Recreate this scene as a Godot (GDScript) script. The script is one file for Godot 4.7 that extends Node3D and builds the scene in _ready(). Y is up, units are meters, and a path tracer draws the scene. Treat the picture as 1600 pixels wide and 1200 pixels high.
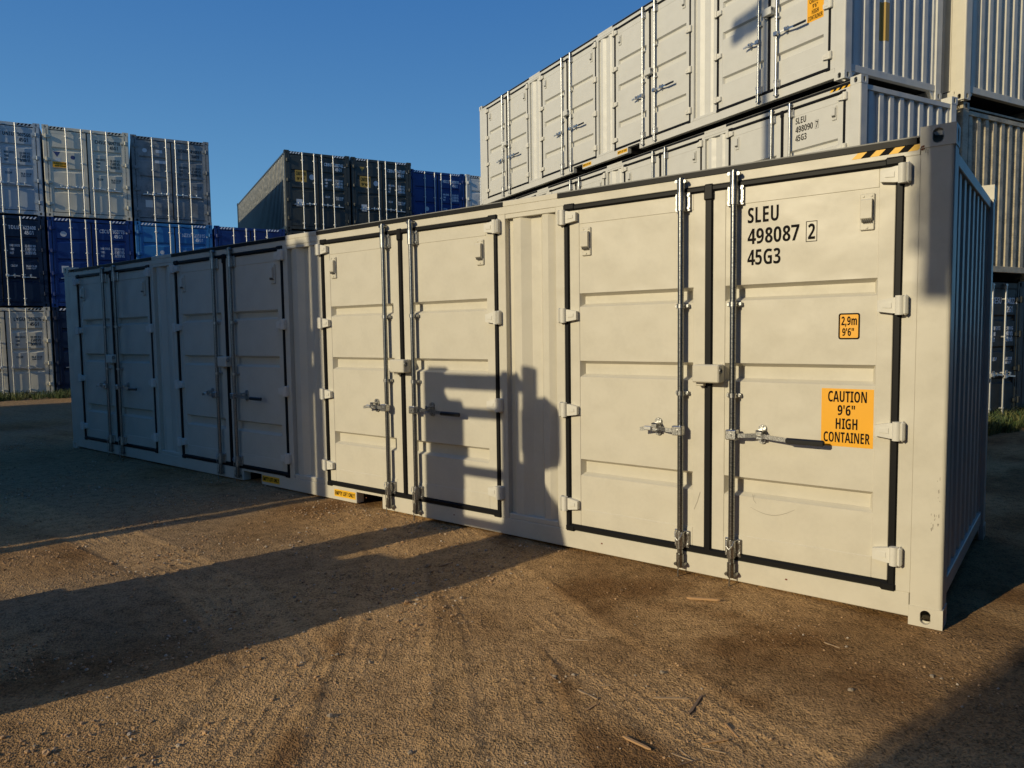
extends Node3D

const L := 12.192
const W := 2.438
const H := 2.896
const SUN := Vector3(0.272, -0.37, -1.0)      # the way the sunlight travels
const YARD := -0.405                           # turn of the container yard's grid
var mesh_cache := {}
var names := {}
var M := {}
var font: SystemFont

# ---------------------------------------------------------------- mesh builder
class MB:
	var v := PackedVector3Array()
	var n := PackedVector3Array()
	func tri(a: Vector3, b: Vector3, c: Vector3) -> void:
		var m := (b - a).cross(c - a).normalized()
		v.append_array([a, c, b])
		n.append_array([m, m, m])
	func quad(a: Vector3, b: Vector3, c: Vector3, d: Vector3) -> void:
		tri(a, b, c)
		tri(a, c, d)
	func out(p: Array, c: Vector3) -> void:      # a convex face, turned away from c
		var m: Vector3 = (p[1] - p[0]).cross(p[2] - p[0])
		if m.dot(p[0] - c) < 0.0:
			p.reverse()
		for i in range(1, p.size() - 1):
			tri(p[0], p[i], p[i + 1])
	func box(a: Vector3, b: Vector3, ch := 0.0) -> void:
		var c := (a + b) * 0.5
		if ch <= 0.0:
			for k in 3:
				for s in 2:
					var p := []
					for ij in [[0, 0], [1, 0], [1, 1], [0, 1]]:
						var q := Vector3()
						q[k] = b[k] if s == 1 else a[k]
						q[(k + 1) % 3] = b[(k + 1) % 3] if ij[0] == 1 else a[(k + 1) % 3]
						q[(k + 2) % 3] = b[(k + 2) % 3] if ij[1] == 1 else a[(k + 2) % 3]
						p.append(q)
					out(p, c)
			return
		var pt := func(s: Vector3i, k: int) -> Vector3:
			var q := Vector3()
			for j in 3:
				var e: float = b[j] if s[j] > 0 else a[j]
				q[j] = e if j == k else e - ch * s[j]
			return q
		for k in 3:
			var i := (k + 1) % 3
			var j := (k + 2) % 3
			for s in [-1, 1]:
				var p := []
				for ij in [[-1, -1], [1, -1], [1, 1], [-1, 1]]:
					var sg := Vector3i()
					sg[k] = s
					sg[i] = ij[0]
					sg[j] = ij[1]
					p.append(pt.call(sg, k))
				out(p, c)
			for s in [-1, 1]:
				for t in [-1, 1]:
					var s0 := Vector3i()
					s0[k] = -1
					s0[i] = s
					s0[j] = t
					var s1 := s0
					s1[k] = 1
					out([pt.call(s0, i), pt.call(s1, i), pt.call(s1, j), pt.call(s0, j)], c)
		for x in [-1, 1]:
			for y in [-1, 1]:
				for z in [-1, 1]:
					var s := Vector3i(x, y, z)
					out([pt.call(s, 0), pt.call(s, 1), pt.call(s, 2)], c)
	func cyl(a: Vector3, b: Vector3, r: float, seg := 10, r2 := -1.0) -> void:
		if r2 < 0.0:
			r2 = r
		var ax := (b - a).normalized()
		var u := ax.cross(Vector3.UP if absf(ax.y) < 0.9 else Vector3.RIGHT).normalized()
		var w := ax.cross(u)
		for k in seg:
			var t0 := TAU * k / seg
			var t1 := TAU * (k + 1) / seg
			var d0 := u * cos(t0) + w * sin(t0)
			var d1 := u * cos(t1) + w * sin(t1)
			v.append_array([a + d0 * r, b + d1 * r2, a + d1 * r, a + d0 * r, b + d0 * r2, b + d1 * r2])
			n.append_array([d0, d1, d1, d0, d0, d1])
			tri(b, b + d0 * r2, b + d1 * r2)
			tri(a, a + d1 * r, a + d0 * r)
	func tube(p: Array, r: float, seg := 8) -> void:
		for i in p.size() - 1:
			cyl(p[i], p[i + 1], r, seg)
	func prism(poly: Array, z0: float, z1: float) -> void:      # counter-clockwise outline in xy
		var pp := PackedVector2Array(poly)
		var t := Geometry2D.triangulate_polygon(pp)
		for i in range(0, t.size(), 3):
			var a := pp[t[i]]
			var b := pp[t[i + 1]]
			var c := pp[t[i + 2]]
			if (b - a).cross(c - a) < 0.0:
				var h := b
				b = c
				c = h
			tri(Vector3(a.x, a.y, z1), Vector3(b.x, b.y, z1), Vector3(c.x, c.y, z1))
			tri(Vector3(a.x, a.y, z0), Vector3(c.x, c.y, z0), Vector3(b.x, b.y, z0))
		for i in pp.size():
			var a := pp[i]
			var b := pp[(i + 1) % pp.size()]
			quad(Vector3(a.x, a.y, z0), Vector3(b.x, b.y, z0), Vector3(b.x, b.y, z1), Vector3(a.x, a.y, z1))
	func add(o: MB, xf: Transform3D) -> void:
		var flip := xf.basis.determinant() < 0.0
		for i in range(0, o.v.size(), 3):
			for k in ([0, 2, 1] if flip else [0, 1, 2]):
				v.append(xf * o.v[i + k])
				n.append((xf.basis * o.n[i + k]).normalized())
	func mesh() -> ArrayMesh:
		var ar := []
		ar.resize(Mesh.ARRAY_MAX)
		ar[Mesh.ARRAY_VERTEX] = v
		ar[Mesh.ARRAY_NORMAL] = n
		var m := ArrayMesh.new()
		m.add_surface_from_arrays(Mesh.PRIMITIVE_TRIANGLES, ar)
		return m

func mirrored(o: MB) -> MB:
	var r := MB.new()
	r.add(o, Transform3D(Basis.from_scale(Vector3(-1, 1, 1)), Vector3.ZERO))
	return r

func cached(key: String, make: Callable) -> Mesh:
	if not mesh_cache.has(key):
		mesh_cache[key] = make.call().mesh()
	return mesh_cache[key]

func boxmesh(a: Vector3, b: Vector3, ch := 0.0) -> Mesh:
	return cached("box%s%s%s" % [a, b, ch], func():
		var m := MB.new()
		m.box(a, b, ch)
		return m)

# ---------------------------------------------------------------- nodes
func part(parent: Node, called: String, mesh: Mesh, mat: Material, at := Vector3.ZERO, turn := Basis.IDENTITY) -> MeshInstance3D:
	var o := MeshInstance3D.new()
	o.name = called
	o.mesh = mesh
	o.material_override = mat
	o.transform = Transform3D(turn, at)
	o.cast_shadow = GeometryInstance3D.SHADOW_CASTING_SETTING_ON
	parent.add_child(o, true)
	return o

func numbered(called: String) -> String:
	var k: int = names.get(called, 0)
	names[called] = k + 1
	return called if k == 0 else "%s_%03d" % [called, k]

func tag(o: Node, label: String, category: String, group := "") -> void:
	o.set_meta("label", label)
	o.set_meta("category", category)
	if group:
		o.set_meta("group", group)

func thing(called: String, label: String, category: String, at: Vector3, turn := 0.0, group := "") -> Node3D:
	var o := Node3D.new()
	o.name = numbered(called)
	add_child(o)
	o.position = at
	o.rotation.y = turn
	tag(o, label, category, group)
	return o

func text(parent: Node, called: String, s: String, x: float, y: float, w: float, h: float, z: float, mat: Material) -> void:
	var key := "text" + s
	if not mesh_cache.has(key):
		var t := TextMesh.new()
		t.text = s
		t.font = font
		t.font_size = 48
		t.pixel_size = 0.01
		t.depth = 0.002
		t.curve_step = 2.0
		mesh_cache[key] = t
	var tm: TextMesh = mesh_cache[key]
	var bb := tm.get_aabb()
	var sc := Vector3(w / bb.size.x, h / bb.size.y, 1.0)
	part(parent, called, tm, mat, Vector3(x, y, z + 0.001) - Vector3(bb.position.x * sc.x, bb.position.y * sc.y, 0.0), Basis.from_scale(sc))

# ---------------------------------------------------------------- materials
func noise_bytes(size: int, layers: Array) -> PackedFloat32Array:
	var r := PackedFloat32Array()
	r.resize(size * size)
	var total := 0.0
	for l in layers:
		total += l[3]
	for l in layers:
		var fn := FastNoiseLite.new()
		fn.seed = l[0]
		fn.frequency = l[1]
		fn.noise_type = l[4] if l.size() > 4 else FastNoiseLite.TYPE_SIMPLEX_SMOOTH
		fn.fractal_type = FastNoiseLite.FRACTAL_FBM
		fn.fractal_octaves = l[2]
		var d := PackedByteArray()
		if l[1] < 0.0:      # loose grains: random spots, lightly blurred by shrinking and growing
			var rng := RandomNumberGenerator.new()
			rng.seed = l[0]
			var small := int(size / -l[1])
			d.resize(small * small)
			for i in d.size():
				d[i] = clampi(int(128.0 + rng.randfn() * 52.0), 0, 255)
			var gi := Image.create_from_data(small, small, false, Image.FORMAT_L8, d)
			gi.resize(size, size, Image.INTERPOLATE_CUBIC)
			d = gi.get_data()
		else:
			var im := fn.get_seamless_image(size, size)
			im.convert(Image.FORMAT_L8)
			d = im.get_data()
		var k: float = l[3] / total / 255.0
		for i in r.size():
			r[i] += d[i] * k
	return r

func ramp_texture(f: PackedFloat32Array, size: int, stops: Array) -> ImageTexture:
	var g := Gradient.new()
	g.offsets = PackedFloat32Array(stops.map(func(s): return s[0]))
	g.colors = PackedColorArray(stops.map(func(s): return s[1]))
	var lut := []
	for i in 256:
		lut.append(g.sample(i / 255.0))
	var b := PackedByteArray()
	b.resize(size * size * 3)
	for i in f.size():
		var c: Color = lut[clampi(int(f[i] * 255.0), 0, 255)]
		b[i * 3] = c.r8
		b[i * 3 + 1] = c.g8
		b[i * 3 + 2] = c.b8
	var im := Image.create_from_data(size, size, false, Image.FORMAT_RGB8, b)
	im.generate_mipmaps()
	return ImageTexture.create_from_image(im)

func normal_texture(f: PackedFloat32Array, size: int, strength: float) -> ImageTexture:
	var b := PackedByteArray()
	b.resize(size * size)
	for i in f.size():
		b[i] = clampi(int(f[i] * 255.0), 0, 255)
	var im := Image.create_from_data(size, size, false, Image.FORMAT_L8, b)
	im.convert(Image.FORMAT_RGBA8)
	im.bump_map_to_normal_map(strength)
	im.generate_mipmaps()
	return ImageTexture.create_from_image(im)

func grey(x: float) -> Color:
	return Color(x, x, x)

func lin(r: float, g: float, b: float) -> Color:
	return Color(r, g, b).linear_to_srgb()

func paint(c: Color, rough := 0.45, scale := 0.7, worn := false) -> StandardMaterial3D:
	var m := StandardMaterial3D.new()
	m.albedo_color = c
	m.roughness = rough
	m.metallic_specular = 0.4
	m.albedo_texture = M.worn_tex if worn else M.mottle_tex
	m.normal_enabled = true
	m.normal_texture = M.wave_normal
	m.normal_scale = 0.35
	m.uv1_triplanar = true
	m.uv1_world_triplanar = true
	m.uv1_scale = Vector3.ONE * scale
	return m

func plain(c: Color, rough := 0.6, metal := 0.0) -> StandardMaterial3D:
	var m := StandardMaterial3D.new()
	m.albedo_color = c
	m.roughness = rough
	m.metallic = metal
	return m

func make_materials() -> void:
	font = SystemFont.new()
	font.font_names = PackedStringArray(["Droid Sans"])
	font.font_weight = 700
	var a := noise_bytes(512, [[3, 0.008, 4, 1.0], [5, 0.06, 3, 0.5], [8, 0.3, 2, 0.35]])
	M.mottle_tex = ramp_texture(a, 512, [[0.0, grey(0.945)], [0.35, grey(0.98)], [0.6, grey(1.0)], [1.0, grey(0.99)]])
	M.worn_tex = ramp_texture(a, 512, [[0.0, grey(0.55)], [0.36, grey(0.78)], [0.5, grey(0.94)], [0.75, grey(1.0)], [1.0, Color(0.93, 0.9, 0.86)]])
	var wv := noise_bytes(512, [[11, 0.006, 2, 1.0], [12, 0.02, 2, 0.12], [13, 0.4, 1, 0.012]])
	M.wave_normal = normal_texture(wv, 512, 9.0)
	M.cream = paint(lin(0.60, 0.565, 0.47), 0.4)
	M.white = paint(lin(0.59, 0.58, 0.53), 0.42)
	M.fitting = paint(lin(0.66, 0.64, 0.57), 0.45)
	M.tan = paint(lin(0.56, 0.48, 0.33), 0.5, 0.7, true)
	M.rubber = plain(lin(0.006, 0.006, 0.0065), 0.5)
	M.rubber.metallic_specular = 0.3
	M.black = plain(lin(0.012, 0.011, 0.01), 0.6)
	M.grip = plain(lin(0.012, 0.012, 0.013), 0.3)
	M.ink = plain(lin(0.009, 0.008, 0.008), 0.7)
	M.ink.metallic_specular = 0.2
	M.chalk = plain(lin(0.8, 0.82, 0.84), 0.7)
	M.orange = plain(lin(0.84, 0.4, 0.006), 0.45)
	M.yellow = plain(lin(0.82, 0.46, 0.02), 0.5)
	M.oldyellow = plain(lin(0.42, 0.27, 0.05), 0.6)
	M.rust = plain(lin(0.16, 0.05, 0.025), 0.9)
	M.scuff = plain(lin(0.3, 0.27, 0.22), 0.8)
	var gv := noise_bytes(256, [[21, 0.05, 3, 1.0], [22, 0.25, 1, 0.5]])
	M.zinc = plain(lin(0.42, 0.43, 0.43), 0.3, 1.0)
	M.zinc.albedo_texture = ramp_texture(gv, 256, [[0.2, grey(0.55)], [0.5, grey(0.85)], [0.8, grey(1.0)]])
	M.zinc.uv1_triplanar = true
	M.zinc.uv1_world_triplanar = true
	M.zinc.uv1_scale = Vector3.ONE * 6.0
	M.bright = M.zinc.duplicate()
	M.bright.albedo_color = lin(0.72, 0.72, 0.7)
	M.bright.roughness = 0.36
	M.oldzinc = plain(lin(0.6, 0.6, 0.58), 0.42, 0.75)
	M.lip = plain(lin(0.2, 0.2, 0.19), 0.6)
	M.grille = plain(lin(0.12, 0.115, 0.1), 0.8)

# ---------------------------------------------------------------- container pieces
func hole_face(m: MB, o: Vector3, ux: Vector3, uy: Vector3, w: float, h: float, rw: float, rh: float, depth: float) -> void:
	# a rectangular face with a rounded slot sunk into it; ux, uy span it and ux x uy points outward
	var nn := ux.cross(uy)
	var c := o + ux * w * 0.5 + uy * h * 0.5
	var seg := 20
	var inn := []
	var outer := []
	for k in seg:
		var t := TAU * (k + 0.5) / seg
		var d := Vector2(cos(t), sin(t))
		var ip := Vector2(d.x * rw, d.y * rw + signf(d.y) * (rh - rw))
		var s := minf(w * 0.5 / maxf(absf(d.x), 0.0001), h * 0.5 / maxf(absf(d.y), 0.0001))
		var op := d * s
		inn.append(c + ux * ip.x + uy * ip.y)
		outer.append(c + ux * op.x + uy * op.y)
	for k in seg:
		var j := (k + 1) % seg
		m.quad(inn[k], outer[k], outer[j], inn[j])
		var d0: Vector3 = outer[k] - c
		var d1: Vector3 = outer[j] - c
		var p0 := Vector2(d0.dot(ux), d0.dot(uy))
		var p1 := Vector2(d1.dot(ux), d1.dot(uy))
		if absf(absf(p0.x) - absf(p1.x)) > 0.00001 and absf(absf(p0.y) - absf(p1.y)) > 0.00001:
			m.tri(outer[k], c + ux * signf(p0.x) * w * 0.5 + uy * signf(p0.y) * h * 0.5, outer[j])
		m.quad(inn[k], inn[j], inn[j] - nn * depth, inn[k] - nn * depth)

func casting_mb() -> MB:
	# corner fitting: outer faces are +x, +z and +y of the box (-.178..0, -.118..0, -.162..0)
	var m := MB.new()
	var a := Vector3(-0.178, -0.118, -0.162)
	hole_face(m, Vector3(-0.178, -0.118, 0), Vector3.RIGHT, Vector3.UP, 0.178, 0.118, 0.028, 0.042, 0.03)
	hole_face(m, Vector3(0, -0.118, 0), Vector3(0, 0, -1), Vector3.UP, 0.162, 0.118, 0.028, 0.042, 0.03)
	hole_face(m, Vector3(-0.178, 0, 0), Vector3.RIGHT, Vector3(0, 0, -1), 0.178, 0.162, 0.03, 0.055, 0.03)
	m.quad(a, a + Vector3(0, 0, 0.162), a + Vector3(0, 0.118, 0.162), a + Vector3(0, 0.118, 0))
	m.quad(a + Vector3(0.178, 0, 0), a, a + Vector3(0, 0.118, 0), a + Vector3(0.178, 0.118, 0))
	m.quad(a, a + Vector3(0.178, 0, 0), a + Vector3(0.178, 0, 0.162), a + Vector3(0, 0, 0.162))
	return m

func corr_z(t: float, pitch: float, depth: float) -> float:
	var k := fposmod(t, pitch) / pitch
	if k < 0.38:
		return 0.0
	if k < 0.5:
		return -depth * (k - 0.38) / 0.12
	if k < 0.88:
		return -depth
	return -depth * (1.0 - k) / 0.12

func corr_mb(u0: float, u1: float, y0: float, y1: float, pitch: float, depth: float, lift := 0.0) -> MB:
	var m := MB.new()
	var us := [u0]
	var k0 := int(floor(u0 / pitch))
	for k in range(k0, int(u1 / pitch) + 2):
		for f in [0.0, 0.38, 0.5, 0.88]:
			var u: float = (k + f) * pitch
			if u > u0 + 0.0005 and u < u1 - 0.0005:
				us.append(u)
	us.append(u1)
	for i in us.size() - 1:
		var a: float = us[i]
		var b: float = us[i + 1]
		var za := corr_z(a, pitch, depth) + lift
		var zb := corr_z(b - 0.00001, pitch, depth) + lift
		m.quad(Vector3(a, y0, za), Vector3(b, y0, zb), Vector3(b, y1, zb), Vector3(a, y1, za))
	return m

func leaf_mb(w: float, h: float, side: float, top: float, bottom: float, recs: Array, depth: float, slope: float) -> MB:
	# a door leaf: flat rim, sheet set 4 mm back with pressed horizontal troughs
	var m := MB.new()
	m.box(Vector3(0, 0, -0.05), Vector3(side, h, 0), 0.003)
	m.box(Vector3(w - side, 0, -0.05), Vector3(w, h, 0), 0.003)
	m.box(Vector3(side, 0, -0.05), Vector3(w - side, bottom, -0.0005), 0.003)
	m.box(Vector3(side, h - top, -0.05), Vector3(w - side, h, -0.0005), 0.003)
	var zp := -0.004
	var x0 := side
	var x1 := w - side
	var y := bottom
	for r in recs:
		m.quad(Vector3(x0, y, zp), Vector3(x1, y, zp), Vector3(x1, r[0], zp), Vector3(x0, r[0], zp))
		var e := 0.026
		var a := [Vector3(x0, r[0], zp), Vector3(x1, r[0], zp), Vector3(x1, r[1], zp), Vector3(x0, r[1], zp)]
		var b := [Vector3(x0 + e, r[0] + slope, zp - depth), Vector3(x1 - e, r[0] + slope, zp - depth), Vector3(x1 - e, r[1] - slope, zp - depth), Vector3(x0 + e, r[1] - slope, zp - depth)]
		for k in 4:
			var j := (k + 1) % 4
			m.quad(a[k], a[j], b[j], b[k])
		m.quad(b[0], b[1], b[2], b[3])
		y = r[1]
	m.quad(Vector3(x0, y, zp), Vector3(x1, y, zp), Vector3(x1, h - top, zp), Vector3(x0, h - top, zp))
	m.quad(Vector3(x1, bottom, -0.05), Vector3(x0, bottom, -0.05), Vector3(x0, h - top, -0.05), Vector3(x1, h - top, -0.05))
	return m

func post_mb(h: float) -> MB:
	# corner post for the +x +z corner, rounded on its outer edge
	var m := MB.new()
	var r := 0.022
	var p := [Vector2(-0.172, 0.0), Vector2(-0.172, 0.09), Vector2(-0.155, 0.09), Vector2(-0.09, 0.155), Vector2(0.0 - 0.004, 0.155)]
	p = [Vector2(-0.172, 0.004), Vector2(-0.026, 0.004)]
	for k in 5:
		var t := -PI / 2 + PI / 2 * k / 4.0
		p.append(Vector2(-0.004 - r + cos(t) * r, 0.004 + r + sin(t) * r))
	p.append_array([Vector2(-0.004, 0.158), Vector2(-0.09, 0.158), Vector2(-0.172, 0.09)])
	var o := MB.new()
	o.prism(p, 0.0, h)
	# xy outline -> x and -z, extrusion -> y
	m.add(o, Transform3D(Basis(Vector3(1, 0, 0), Vector3(0, 0, -1), Vector3(0, 1, 0)), Vector3.ZERO))
	return m

func frame(c: Node3D, sx: float, sz: float, h: float, mat: Material) -> void:
	for ix in [0, 1]:
		for iz in [0, 1]:
			var fx := 1.0 if ix == 1 else -1.0
			var fz := 1.0 if iz == 1 else -1.0
			var at := Vector3(sx if ix == 1 else 0.0, 0, 0.0 if iz == 1 else -sz)
			for iy in [0, 1]:
				var fy := 1.0 if iy == 1 else -1.0
				part(c, "corner_casting", cached("casting%d%d%d" % [ix, iy, iz], func():
					var m := MB.new()
					m.add(casting_mb(), Transform3D(Basis.from_scale(Vector3(fx, fy, fz)), Vector3.ZERO))
					return m), mat, at + Vector3(0, h if iy == 1 else 0.0, 0))
			part(c, "corner_post", cached("post%d%d%s" % [ix, iz, h], func():
				var m := MB.new()
				m.add(post_mb(h - 0.236), Transform3D(Basis.from_scale(Vector3(fx, 1, fz)), Vector3.ZERO))
				return m), mat, at + Vector3(0, 0.118, 0))

func end_wall(c: Node3D, w: float, h: float, mat: Material, xf: Transform3D) -> void:
	# a corrugated end with its rails; local x runs along it, +z points out
	part(c, "end_wall", cached("end%s%s" % [w, h], func(): return corr_mb(0.15, w - 0.15, 0.2, h - 0.16, 0.247, 0.045)), mat, xf * Vector3(0, 0, -0.035), xf.basis)
	part(c, "bottom_rail", boxmesh(Vector3(0.16, 0.13, -0.1), Vector3(w - 0.16, 0.235, -0.02), 0.004), mat, xf.origin, xf.basis)
	part(c, "top_rail", boxmesh(Vector3(0.16, h - 0.19, -0.09), Vector3(w - 0.16, h - 0.115, -0.02), 0.004), mat, xf.origin, xf.basis)
	for s in [0.178, w - 0.178 - 0.1]:
		part(c, "gusset", cached("gusset%s" % (s < 1.0), func():
			var m := MB.new()
			if s < 1.0:
				m.prism([Vector2(0, 0.01), Vector2(0.12, 0.13), Vector2(0, 0.13)], -0.09, -0.03)
			else:
				m.prism([Vector2(0.1, 0.01), Vector2(0.1, 0.13), Vector2(-0.02, 0.13)], -0.09, -0.03)
			return m), mat, xf * Vector3(s, 0, 0), xf.basis)

func side_wall(c: Node3D, w: float, h: float, mat: Material, xf: Transform3D) -> void:
	part(c, "side_wall", cached("side%s%s" % [w, h], func(): return corr_mb(0.12, w - 0.12, 0.16, h - 0.1, 0.278, 0.036)), mat, xf * Vector3(0, 0, -0.02), xf.basis)
	part(c, "bottom_rail", boxmesh(Vector3(0.17, 0.04, -0.06), Vector3(w - 0.17, 0.17, -0.006), 0.004), mat, xf.origin, xf.basis)
	part(c, "top_rail", boxmesh(Vector3(0.17, h - 0.11, -0.07), Vector3(w - 0.17, h - 0.045, -0.01), 0.004), mat, xf.origin, xf.basis)

# ---------------------------------------------------------------- door fittings
func hinge_mb() -> MB:
	var m := MB.new()      # x = 0 over the seal, strap to -x
	m.prism([Vector2(-0.1, -0.034), Vector2(-0.02, -0.046), Vector2(0.012, -0.046), Vector2(0.012, 0.046), Vector2(-0.02, 0.046), Vector2(-0.1, 0.03)], -0.01, 0.026)
	m.prism([Vector2(-0.075, -0.012), Vector2(-0.025, -0.016), Vector2(-0.025, 0.016), Vector2(-0.075, 0.012)], 0.026, 0.03)
	m.cyl(Vector3(0.018, -0.056, 0.026), Vector3(0.018, 0.056, 0.026), 0.024, 14)
	m.box(Vector3(0.038, -0.06, -0.012), Vector3(0.062, 0.06, 0.046), 0.011)
	return m

func bar_mb(y0: float, y1: float, r: float) -> MB:
	var m := MB.new()
	m.cyl(Vector3(0, y0, 0.036), Vector3(0, y1, 0.036), r, 16)
	for s in [[y1, -1.0], [y0, 1.0]]:
		var y: float = s[0]
		var k: float = s[1]
		m.cyl(Vector3(0, y + k * 0.01, 0.036), Vector3(0, y + k * 0.1, 0.036), r * 1.3, 12)
		m.box(Vector3(-0.028, minf(y, y + k * 0.04), 0.014), Vector3(0.026, maxf(y, y + k * 0.04), 0.05), 0.008)
		m.cyl(Vector3(-0.03, y + k * 0.022, 0.02), Vector3(-0.03, y + k * 0.022, 0.052), 0.012, 8)
		m.cyl(Vector3(0.03, y + k * 0.026, 0.016), Vector3(0.03, y + k * 0.026, 0.05), 0.013, 8)
	return m

func bracket_mb(h: float) -> MB:
	var m := MB.new()
	m.box(Vector3(-0.056, 0, -0.006), Vector3(0.056, h, 0.008), 0.004)
	m.box(Vector3(-0.029, 0.005, 0.006), Vector3(0.029, h - 0.005, 0.036), 0.004)
	m.cyl(Vector3(0, 0.002, 0.036), Vector3(0, h - 0.002, 0.036), 0.029, 16)
	for x in [-0.043, 0.043]:
		for y in [0.022, h - 0.022]:
			m.cyl(Vector3(x, y, 0.006), Vector3(x, y, 0.016), 0.009, 8)
	return m

func clamp_mb() -> MB:
	var m := MB.new()
	m.box(Vector3(-0.05, -0.015, -0.006), Vector3(0.05, 0.015, 0.01), 0.004)
	m.box(Vector3(-0.026, -0.014, 0.008), Vector3(0.026, 0.014, 0.036), 0.004)
	m.cyl(Vector3(0, -0.015, 0.036), Vector3(0, 0.015, 0.036), 0.028, 12)
	for x in [-0.04, 0.04]:
		m.cyl(Vector3(x, 0, 0.008), Vector3(x, 0, 0.02), 0.009, 8)
	return m

func pin_mb() -> MB:
	var m := MB.new()
	m.tube([Vector3(-0.028, 0.27, 0.06), Vector3(-0.018, 0.235, 0.082), Vector3(0.004, 0.215, 0.088), Vector3(0.022, 0.24, 0.082), Vector3(0.028, 0.27, 0.06)], 0.0035, 6)
	m.tube([Vector3(0.004, 0.215, 0.088), Vector3(0.008, 0.08, 0.086), Vector3(0.006, 0.0, 0.08)], 0.004, 6)
	m.cyl(Vector3(0.006, 0.005, 0.08), Vector3(0.004, -0.05, 0.078), 0.006, 6)
	return m

func handle_mb(tip: float) -> MB:
	var m := MB.new()
	m.box(Vector3(-0.03, -0.034, 0.03), Vector3(0.045, 0.034, 0.088), 0.006)
	m.cyl(Vector3(0.006, 0, 0.086), Vector3(0.006, 0, 0.094), 0.01, 8)
	var p := [Vector3(0.04, -0.004, 0.062), Vector3(0.1, 0.0, 0.066), Vector3(0.17, 0.006, 0.05), Vector3(0.23, 0.002, 0.06), Vector3(tip, -0.008, 0.07)]
	for i in p.size() - 1:
		var a: Vector3 = p[i]
		var b: Vector3 = p[i + 1]
		var h := Vector3(0, 0.014, 0)
		var t := Vector3(0, 0, 0.006)
		m.quad(a - h + t, b - h + t, b + h + t, a + h + t)
		m.quad(b - h - t, a - h - t, a + h - t, b + h - t)
		m.quad(a + h + t, b + h + t, b + h - t, a + h - t)
		m.quad(a - h - t, b - h - t, b - h + t, a - h + t)
	var e: Vector3 = p[-1]
	m.quad(e + Vector3(0, -0.014, 0.006), e + Vector3(0, -0.014, -0.006), e + Vector3(0, 0.014, -0.006), e + Vector3(0, 0.014, 0.006))
	return m

func retainer_mb() -> MB:
	var m := MB.new()
	var o := []
	for k in 16:
		var t := TAU * k / 16.0
		o.append(Vector2(cos(t) * 0.026, sin(t) * 0.026 + (0.038 if sin(t) > 0 else -0.038)))
	m.prism(o, -0.006, 0.008)
	m.box(Vector3(-0.02, -0.03, 0.006), Vector3(0.02, -0.016, 0.07), 0.004)
	m.box(Vector3(-0.022, 0.02, 0.006), Vector3(0.022, 0.032, 0.074), 0.004)
	m.box(Vector3(-0.022, -0.004, 0.062), Vector3(0.022, 0.032, 0.074), 0.004)
	m.cyl(Vector3(0, 0.048, 0.006), Vector3(0, 0.048, 0.016), 0.009, 8)
	m.cyl(Vector3(0, -0.048, 0.006), Vector3(0, -0.048, 0.016), 0.009, 8)
	return m

func vent_mb() -> MB:
	var m := MB.new()
	m.box(Vector3(-0.04, -0.108, -0.006), Vector3(0.04, 0.108, 0.006), 0.005)
	var o := MB.new()
	o.prism([Vector2(-0.07, 0.0), Vector2(-0.045, 0.03), Vector2(0.06, 0.03), Vector2(0.068, 0.022), Vector2(0.068, 0.0)], -0.03, 0.03)
	# outline x -> y, y -> z, extrusion -> x
	m.add(o, Transform3D(Basis(Vector3(0, 1, 0), Vector3(0, 0, 1), Vector3(1, 0, 0)), Vector3(0, 0.005, 0.005)))
	for p in [[-0.022, 0.092], [0.022, 0.092], [0.0, -0.092]]:
		m.cyl(Vector3(p[0], p[1], 0.005), Vector3(p[0], p[1], 0.011), 0.007, 8)
	return m

# ---------------------------------------------------------------- container with four pairs of side doors
const MIDS := [1.66, 4.69, 7.722, 10.757]

func roundmesh(w: float, h: float, rad: float) -> Mesh:
	return cached("round%s%s" % [w, h], func():
		var m := MB.new()
		var o := []
		for q in [[w - rad, rad, -PI / 2], [w - rad, h - rad, 0.0], [rad, h - rad, PI / 2], [rad, rad, PI]]:
			for k in 5:
				var t: float = q[2] + PI / 2 * k / 4.0
				o.append(Vector2(q[0] + cos(t) * rad, q[1] + sin(t) * rad))
		m.prism(o, 0.0, 0.0011)
		return m)

func infill_mb(w: float, h: float) -> MB:
	var m := MB.new()
	var k := w / 0.51
	var p := [[0.0, -0.052], [0.045, -0.052], [0.075, -0.016], [0.155, -0.012], [0.235, -0.052], [0.335, -0.052], [0.375, -0.014], [0.43, -0.012], [0.51, -0.052]]
	for i in p.size() - 1:
		var a: Array = p[i]
		var b: Array = p[i + 1]
		m.quad(Vector3(a[0] * k, 0, a[1]), Vector3(b[0] * k, 0, b[1]), Vector3(b[0] * k, h, b[1]), Vector3(a[0] * k, h, a[1]))
	return m

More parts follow.
